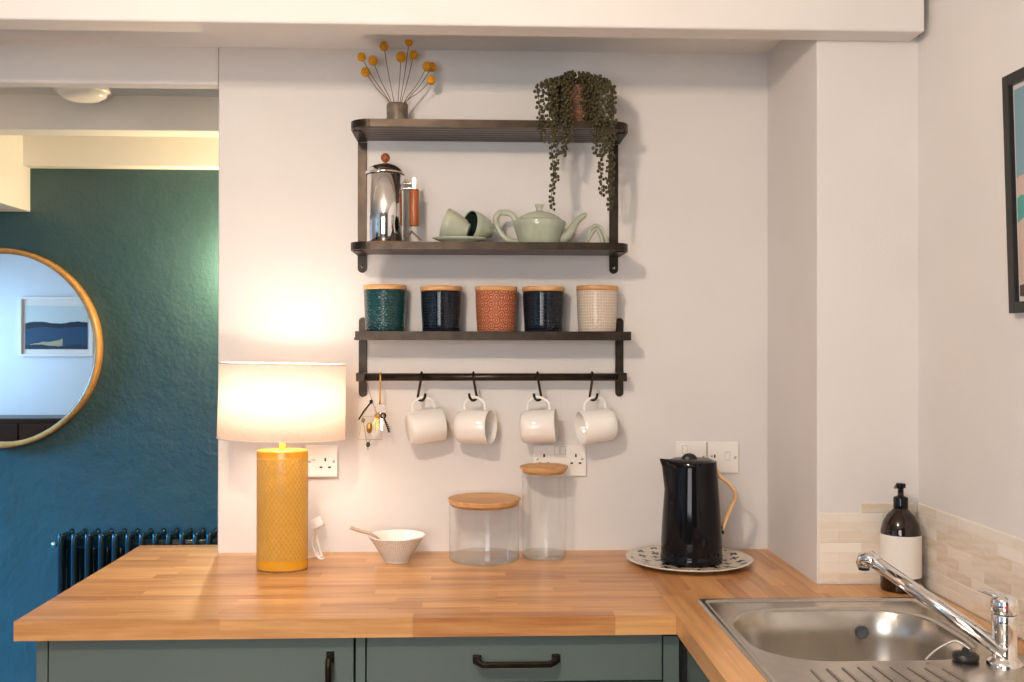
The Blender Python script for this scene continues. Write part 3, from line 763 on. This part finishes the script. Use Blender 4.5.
B().lathe([(.001, .052), (.0118, .052), (.0128, .054), (.0128, .148), (.0118, .150), (.001, .150)], 24, c=(.0765, -.004, 0)).obj('handle', M['acacia'], fp)
cl = thing('bag_clip', 'small bent dark metal clip lying beside the cafetiere', 'clip', (-.157, 2.575, ZM-.0006)); cl.scale = (1.35, 1.35, 1.35)
B().obox((-.020, 0, .002), (.0, 0, .022), .010, .003).obj('arm', M['bronze'], cl); B().obox((-.001, 0, .022), (.017, 0, .004), .010, .003).obj('arm', M['bronze'], cl)

sc_ = tag(B().lathe([(.001, .002), (.030, 0), (.033, .002), (.060, .0095), (.074, .0155), (.072, .0162), (.034, .006), (.001, .005)], 44, sy=.70).obj('saucer', M['sage_glaze'], None, (-.034, 2.606, ZM-.0008)), 'pale green saucer under two tumbled cups', 'saucer')
def cup(loc, ax, xdir, label, hang):
    t = thing('teacup', label, 'cup', loc, frame(ax, xdir).to_euler(), 'tumbled green cups')
    R, H = .040, .064
    t.scale = (1.03, 1.03, 1.03)
    B().lathe([(.001, .002), (.018, .0), (.0195, .001), (.0195, .005), (.026, .012), (.033, .030), (.0375, .048), (R, H), (R-.0015, H+.0006), (R-.003, H-.001)], 44).obj('body', M['sage_glaze'], t)
    B().lathe([(R-.003, H-.001), (.0345, .046), (.030, .030), (.022, .014), (.001, .009)], 44).obj('shaded_inside', M['shaded_glaze'], t)  # darker than the outside glaze to stand in for shade in the cup
    B().tube(bez([(.0365, 0, .052), (.050, 0, .054), (.058, 0, .044), (.053, 0, .030), (.033, 0, .024)], 6), .0034, 10, flat=(1, 1.3, (0,1,0))).obj('handle', M['sage_glaze'], t)
    return t
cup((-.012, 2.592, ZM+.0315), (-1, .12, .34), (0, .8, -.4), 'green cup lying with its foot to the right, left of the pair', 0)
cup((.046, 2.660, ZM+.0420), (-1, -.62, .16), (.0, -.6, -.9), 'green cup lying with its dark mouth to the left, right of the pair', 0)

tpt = thing('teapot', 'pale green glazed teapot with domed lid, spout to the right', 'teapot', (.177, 2.665, ZM-.0006))
tpt.scale = (1.06, 1.06, 1.06)
B().lathe([(.001, .001), (.046, 0), (.050, .002), (.053, .012), (.058, .030), (.064, .048), (.0675, .060), (.066, .0635), (.060, .066), (.053, .068), (.053, .062), (.050, .02), (.001, .012)], 56).obj('body', M['sage_glaze'], tpt)
ld = B().lathe([(.055, .067), (.0555, .069), (.046, .077), (.030, .085), (.014, .0890), (.0085, .0905), (.0085, .097), (.011, .103), (.0115, .107), (.001, .1075)], 44).obj('lid', M['sage_glaze'], tpt)
B().tube(bez([(.050, 0, .022), (.068, 0, .026), (.083, 0, .046), (.098, 0, .068), (.114, 0, .080), (.120, 0, .079)], 7), [.016, .0158, .0155, .015, .0148, .0144, .014, .0135, .013, .0128, .0125, .012, .0115, .011, .0105, .010, .0098, .0095, .0092, .009, .0088, .0085, .0083, .0082, .008, .0078, .0076, .0074, .0072, .007, .0068, .0066, .0064, .0062, .0058, .005], 14).obj('spout', M['sage_glaze'], tpt)
B().tube(bez([(-.058, 0, .064), (-.072, 0, .082), (-.098, 0, .086), (-.110, 0, .070), (-.104, 0, .046), (-.084, 0, .020), (-.050, 0, .010)], 7), .0052, 12, flat=(1, 1.4, (0,1,0))).obj('handle', M['sage_glaze'], tpt)
lp_ = thing('ceramic_loop_ornament', 'pale green double loop standing between the teapot and the shelf upright', 'ornament', (.327, 2.655, ZM-.0006))
lp_.scale = (1.15, 1.15, 1.15)
B().tube(bez([(-.024, 0, .004), (-.020, 0, .016), (-.014, 0, .028), (-.010, 0, .042), (.002, 0, .050), (.014, 0, .042), (.022, 0, .024), (.026, 0, .004)], 6), .0042, 10).obj('outer_loop', M['sage_glaze'], lp_)
B().tube(bez([(-.010, -.012, .028), (-.004, -.012, .037), (.004, -.012, .036), (.012, -.012, .022), (.016, -.012, .004)], 6), .0042, 10).tube(bez([(-.024, -.004, .004), (-.019, -.008, .012), (-.014, -.011, .022), (-.010, -.012, .028)], 5), .0042, 10).obj('inner_loop', M['sage_glaze'], lp_)

# ------------------------------------------------------------------ table lamp
LX, LY = -.4836, 2.552
tl = thing('table_lamp', 'lit table lamp with yellow embossed ceramic base and white oval shade', 'lamp', (LX, LY, .92))
RX, RYY = .0645, .045
B().lathe([(.001, .001), (.96, 0), (.985, .003), (1.0, .006), (1.0, .298), (.985, .302), (.95, .303), (.001, .303)], 72, RX, RYY).obj('base', M['lamp_glaze'], tl)
B().lathe([(.97, -.0002), (.99, .0), (.99, .004), (.97, .004)], 48, RX, RYY).obj('foot_ring', M['stem'], tl)
B().tube([(0, 0, .305), (0, 0, .345)], .0085, 16).obj('neck', M['steel'], tl)
sh = B()
sh.lathe([(1.0, .328), (.985, .520), (.979, .520), (.994, .328)], 80, .1605, .112, close=True)
sh.obj('shade', M['shade'], tl, loc=(-.0085, 0, .003), rot=(0, .018, 0))
for z_, k_ in ((.330, .998), (.5185, .984)):
    B().tube([(.1605*k_*math.cos(a), .112*k_*math.sin(a), z_) for a in [2*PI*i/64 for i in range(64)]], .0016, 6, closed=True).obj('shade_ring', M['white_plastic'], tl, loc=(-.0085, 0, .003), rot=(0, .018, 0))
m, nt, bs = new_mat('bulb_glass'); bs.inputs['Base Color'].default_value = (1, .9, .75, 1); bs.inputs['Emission Color'].default_value = (1, .78, .6, 1); bs.inputs['Emission Strength'].default_value = 6
B().lathe([(.001, .452), (.016, .448), (.026, .434), (.0285, .418), (.024, .398), (.015, .380), (.0125, .362), (.0125, .345)], 24).obj('bulb', m, tl)
pt = bpy.data.lights.new('lamp_bulb_light', 'POINT'); pt.energy = 5.6; pt.color = (1, .84, .73); pt.shadow_soft_size = .05
po = bpy.data.objects.new('lamp_bulb_light', pt); COL.objects.link(po); po.location = (LX, LY, .92+.424)

# lamp flex and plug
fx = thing('lamp_plug', 'white plug and coiled flex lying behind the yellow lamp base', 'plug', (-.405, 2.68, .92))
pb = B().prism(rrect(-.017, .017, -.013, .013, .006, 4), 0, .022)
pb.xf(Matrix.Translation((-.010, .018, .088)) @ Matrix.Rotation(-.45, 4, 'Y') @ Matrix.Rotation(PI/2*.8, 4, 'X')).obj('plug_body', M['white_plastic'], fx, bevel=.002)
cd = B()
cd.tube(bez([(-.018, .016, .07), (-.020, .010, .040), (-.008, .0, .010), (.004, -.012, .004), (.010, -.024, .004), (.0, -.030, .005), (-.014, -.020, .02), (-.022, -.004, .045), (-.016, .008, .062), (-.008, .0, .04), (.002, -.010, .012), (.006, -.022, .010), (-.004, -.026, .008), (-.02, -.018, .006), (-.05, -.04, .004), (-.07, -.08, .004)], 7), .003, 8)
cd.obj('flex', M['cord'], fx)

# ------------------------------------------------------------------ bowl and spoon, jars
bo = thing('bowl', 'small flared white bowl with fine fluted pattern, holding a spoon', 'bowl', (-.2000, 2.632, .92))
B().lathe([(.001, .004), (.026, .003), (.027, 0), (.032, 0), (.033, .004)], 64).obj('foot', M['white_gloss'], bo)
B().lathe([(.033, .004), (.038, .012), (.052, .034), (.064, .053), (.0745, .0675)], 64).obj('outside', M['bowl_glaze'], bo)
B().lathe([(.0745, .0675), (.0750, .0690), (.0740, .0700), (.0720, .068), (.060, .051), (.047, .031), (.033, .014), (.001, .010)], 64).obj('inside', M['white_gloss'], bo)
spn = thing('spoon', 'pale wooden spoon resting in the small white bowl', 'spoon', (-.2000, 2.632, .92))
B().tube(bez([(-.116, -.046, .098), (-.090, -.044, .0885), (-.058, -.040, .077), (-.012, -.008, .032)], 6), [.0078]*6+[.0074]*6+[.0055]*7, 10, flat=(1, .6, (0,1,0))).obj('handle', plain('pale_spoon_wood', srgb(206, 182, 158), .5, 0, .1, 30), spn)
B().ball((-.008, 0, .026), .018, 16, 10, (1.25, .85, .35)).obj('spoon_bowl', bpy.data.materials['pale_spoon_wood'], spn)
bpy.data.objects[spn.children[1].name].rotation_euler = (0, 0, 0)

def jar(x, y, R, zg, RL, zl, lab, rot=0):
    t = thing('glass_jar', lab, 'jar', (x, y, .92), group='glass storage jars')
    B().lathe([(.001, .0), (R-.004, 0), (R-.0005, .004), (R-.001, .012), (R-.0035, .012), (.001, .0105)], 64).obj('base_glass', M['base_glass'], t)
    B().lathe([(R, .006), (R, zg)], 64).obj('wall_glass', M['glass'], t)
    b = B().lathe([(.001, zg-.004), (R-.004, zg-.004), (R-.0035, zg+.0015), (R+.0005, zg+.0015), (RL-.006, zg+.004), (RL, zg+.012), (RL-.001, zl-.001), (RL-.004, zl), (RL-.007, zl-.0025), (.001, zl-.0025)], 64)
    b.obj('lid', M['lid_wood'], t, rot=(0, 0, rot))
    return t
jar(.0300, 2.652, .0930, .148, .0975, .163, 'wide squat glass jar with bamboo lid')
jar(.1915, 2.678, .0590, .229, .0655, .245, 'tall narrow glass jar with bamboo lid')

# ------------------------------------------------------------------ kettle on its plate
plate = tag(B().lathe([(.001, .004), (.100, .004), (.110, .005), (.152, .0145), (.163, .0185), (.1645, .0205), (.162, .0215), (.150, .0185), (.110, .0088), (.001, .0072)], 80).obj('plate', M['cross'], None, (.564, 2.584, .916)), 'cream plate printed with scattered black crosses, under the kettle', 'plate')
kt = thing('electric_kettle', 'tall glossy black electric kettle with pale bent-wood handle', 'kettle', (.572, 2.588, .9238))
prof = [(.001, .0), (.079, 0), (.0805, .003), (.0805, .020), (.079, .022), (.0795, .024), (.079, .06), (.0755, .12), (.0705, .19), (.0665, .245), (.065, .262), (.0635, .264), (.001, .262)]
kb = B().lathe(prof, 72)
nv = []
for (x, y, z) in kb.v:       # pull the upper left edge out into the spout
    if z > .20 and x < -.02:
        k = max(0, (z-.205)/.06)**1.6*max(0, 1-abs(y)/.042)**1.2*max(0, (-x-.02)/.045)
        nv.append((x-.021*min(1.2, k), y*(1-.25*min(1, k)), z+.006*min(1, k)*(1 if z > .24 else .3)))
    else: nv.append((x, y, z))
kb.v = nv
kb.obj('body', M['black_gloss'], kt)
B().lathe([(.001, .268), (.050, .268), (.057, .264), (.058, .260)], 40).obj('lid', M['black_matt'], kt)
B().ball((-.006, 0, .266), .0215, 24, 14, (1, .62, .80)).obj('lid_knob', M['black_matt'], kt)
hp = bez([(.066, -.002, .240), (.074, -.002, .222), (.096, -.002, .205), (.112, -.002, .184), (.115, -.002, .166), (.106, -.002, .145), (.092, -.002, .115), (.081, -.002, .082)], 7)
fix_normals(B().tube(hp, .0050, 12, flat=(1.0, 2.0, (1,0,0))).obj('handle', M['ash'], kt))
B().box(.076, .084, -.010, .006, .072, .092).obj('handle_mount', M['black_matt'], kt, bevel=.002)

# ------------------------------------------------------------------ sockets and switches
def socket(x, z, w, h, label, pins, switches, screws, name='wall_socket'):
    t = thing(name, label, 'socket', (x, WY, z))
    B().box(-w/2, w/2, -.0095, 0, -h/2, h/2).obj('plate', M['white_plastic'], t, bevel=.0025)
    for px, pz, pw, ph in pins: B().cbox((px, -.0097, pz), (pw, .0012, ph)).obj('pin_hole', M['dark'], t)
    for px, pz in switches: B().cbox((px, -.0094, pz), (.0150, .0012, .0245)).obj('switch_surround', M['grey_plastic'], t)
    for px, pz in switches: B().cbox((px, -.0105, pz), (.0115, .005, .021)).obj('switch', M['white_plastic'], t, bevel=.0012)
    for px, pz in screws: B().lathe([(.001, .0012), (.0032, .001), (.0038, 0)], 12).xf(Matrix.Translation((px, -.0095, pz)) @ Matrix.Rotation(PI/2, 4, 'X')).obj('screw', M['steel'], t)
    return t
def uk(x, z): return [(x, z+.011, .0045, .009), (x-.0115, z-.010, .0075, .0045), (x+.0115, z-.010, .0075, .0045)]
socket(-.414, 1.170, .087, .087, 'white single wall socket beside the table lamp', uk(.010, -.006)+[(-.022, .004, .010, .0015)], [], [(.033, 0), (-.033, 0)])
socket(.2405, 1.170, .147, .087, 'white double wall socket behind the tall glass jar', uk(-.044, .003)+uk(.044, .003), [(-.0085, .028), (.0085, .028)], [(-.062, .005), (.062, .005)])
socket(.606, 1.179, .087, .087, 'white wall plate half hidden behind the kettle', [(.028, -.010, .0075, .0045)], [(-.018, .02)], [(.035, 0)])
socket(.696, 1.177, .087, .087, 'white fused switch plate to the right of the kettle lid', [(-.024, .004, .004, .009), (-.032, .004, .003, .004)], [(.012, .004)], [(.034, 0), (-.034, -.01)], 'wall_switch')

# ------------------------------------------------------------------ the next room: mirror, radiator, lights, reflected wall
mr = thing('round_mirror', 'large round mirror with golden wooden rim on the teal wall', 'mirror', (-1.918, 4.14, 1.475))
RM = .405
o = B().lathe([(RM-.022, -.003), (RM-.020, -.048), (RM-.004, -.050), (RM, -.046), (RM, 0), (RM-.022, 0)], 96, close=True).xf(Matrix.Rotation(-PI/2, 4, 'X')).obj('rim', M['gold'], mr); fix_normals(o)
o.data.transform(Matrix.Scale(-1, 4, (0, 1, 0)) if max(v.co.y for v in o.data.vertices) > .01 else Matrix.Identity(4)); fix_normals(o)
B().lathe([(.0005, 0), (RM-.019, 0)], 96).xf(Matrix.Translation((0, -.012, 0)) @ Matrix.Rotation(PI/2, 4, 'X')).obj('mirror_glass', M['mirror'], mr)

rd = thing('column_radiator', 'dark teal column radiator below the mirror', 'radiator', (-1.645, 4.05, 0))
RT = .728
for k in range(15):
    x = .02+k*.0527
    b = B()
    b.tube(bez([(x, -.052, .10), (x, -.052, .3), (x, -.052, RT-.03), (x, -.040, RT-.008), (x, 0, RT), (x, .040, RT-.008), (x, .052, RT-.03), (x, .052, .3), (x, .052, .10)], 5), .0125, 10)
    b.tube([(x, 0, .1), (x, 0, RT)], .0125, 10)
    b.ball((x, 0, RT-.02), .02, 10, 6, (.62, 3.0, 1)); b.ball((x, 0, .11), .02, 10, 6, (.62, 3.0, 1))
    b.box(x-.005, x+.005, -.05, .05, .11, RT-.018)
    b.obj('section', M['radiator'], rd)
B().tube([(.01, -.03, RT-.03), (.80, -.03, RT-.03)], .017, 12).obj('top_manifold', M['radiator'], rd)
B().tube([(.01, -.03, .11), (.80, -.03, .11)], .017, 12).obj('bottom_manifold', M['radiator'], rd)
B().tube([(.0, -.045, RT-.028), (-.016, -.045, RT-.028)], [.012, .009], 12).obj('bleed_valve', M['chrome'], rd)
for x in (.05, .74): B().box(x-.012, x+.012, -.05, .05, 0, .10).obj('foot', M['radiator'], rd)

cf = thing('ceiling_light', 'small flat white ceiling light in the next room', 'ceiling light', (-1.30, 3.36, 2.342))
B().lathe([(.088, 0), (.090, -.012), (.080, -.016), (.001, -.016)], 36).obj('base', M['white_plastic'], cf)
B().lathe([(.080, -.014), (.076, -.026), (.055, -.038), (.03, -.043), (.001, -.044)], 36).obj('diffuser', M['white_gloss'], cf)

sn = thing('wall_sconce', 'small brass wall lamp just behind the end of the white wall', 'lamp', (-.90, 4.14, 1.72))
B().lathe([(.001, .012), (.04, .012), (.045, .006), (.045, 0)], 28).xf(Matrix.Rotation(PI/2, 4, 'X')).obj('backplate', M['brass'], sn)
B().tube(bez([(0, -.01, 0), (0, -.06, -.005), (0, -.085, .02), (0, -.085, .045)], 5), .006, 10).obj('arm', M['brass'], sn)
m, nt, bs = new_mat('sconce_glass'); bs.inputs['Base Color'].default_value = (.9, .85, .75, 1); bs.inputs['Emission Color'].default_value = (1, .75, .42, 1); bs.inputs['Emission Strength'].default_value = 5
B().ball((0, -.085, .07), .032, 20, 12).obj('bulb', m, sn)
pt = bpy.data.lights.new('sconce_light', 'POINT'); pt.energy = 30; pt.color = (1, .76, .42); pt.shadow_soft_size = .03
po = bpy.data.objects.new('sconce_light', pt); COL.objects.link(po); po.location = (-.90, 4.015, 1.79)

# pendant light of the kitchen, behind and above the camera's view
pn = thing('pendant_light', 'kitchen pendant lamp hanging from the ceiling above the camera', 'lamp', (-.42, .80, 2.42))
B().lathe([(.045, 0), (.045, -.018), (.001, -.02)], 28).obj('ceiling_rose', M['white_plastic'], pn)
B().tube([(0, 0, -.02), (0, 0, -.12)], .003, 8).obj('flex', M['cord'], pn)
m, nt, bs = new_mat('opal_globe'); bs.inputs['Base Color'].default_value = (.9, .88, .85, 1); bs.inputs['Emission Color'].default_value = (1, .84, .68, 1); bs.inputs['Emission Strength'].default_value = 4
B().ball((0, 0, -.15), .036, 28, 18).obj('globe', m, pn)
pt = bpy.data.lights.new('pendant_light_source', 'POINT'); pt.energy = 128; pt.color = (1, .80, .62); pt.shadow_soft_size = .045
po = bpy.data.objects.new('pendant_light_source', pt); COL.objects.link(po); po.location = (-.42, .80, 2.27)

# what the mirror shows: framed seascape and a dark sideboard against the pale wall
fr = thing('framed_seascape', 'white framed seascape on the pale wall seen in the mirror', 'picture', (-3.80, -1.0, 1.40))
B().box(-.33, -.31, .002, .03, -.02, .52).box(.31, .33, .002, .03, -.02, .52).box(-.31, .31, .002, .03, -.02, .0).box(-.31, .31, .002, .03, .50, .52).obj('frame', M['white_plastic'], fr)
B().box(-.31, .31, .004, .012, 0, .50).obj('mount', M['cream_ink'], fr)
m, nt, bs = new_mat('seascape_print')
vec, x, y, z = coords(nt, 'Generated')
wv = z + noise(nt, vec, 3, 3)*.18-.09
c = mixc(nt, wv.gt(.62), srgb(30, 66, 96), srgb(196, 206, 204))
c = mixc(nt, wv.gt(.50)*wv.lt(.62), c, srgb(14, 30, 48))
c = mixc(nt, (wv+x*-.3).lt(.08)*x.lt(.6), c, srgb(168, 160, 128))
c = mixc(nt, wv.lt(.10), c, srgb(20, 40, 60))
nt.links.new(c, bs.inputs['Base Color']); bs.inputs['Roughness'].default_value = .5
B().box(-.28, .28, .013, .015, .045, .44).obj('print', m, fr)
sb = thing('sideboard', 'dark low sideboard below the seascape, seen in the mirror', 'sideboard', (-3.95, -.78, 0))
B().box(-.42, .42, -.2, .2, .12, .82).obj('body', M['slat'], sb); B().box(-.44, .44, -.21, .22, .82, .845).obj('top', M['slat'], sb)
for x in (-.21, .21): B().box(x-.2, x+.2, .2, .215, .15, .80).obj('door', M['slat'], sb)
for x in (-.36, .36):
    for y in (-.16, .16): B().box(x-.02, x+.02, y-.02, y+.02, 0, .12).obj('leg', M['slat'], sb)
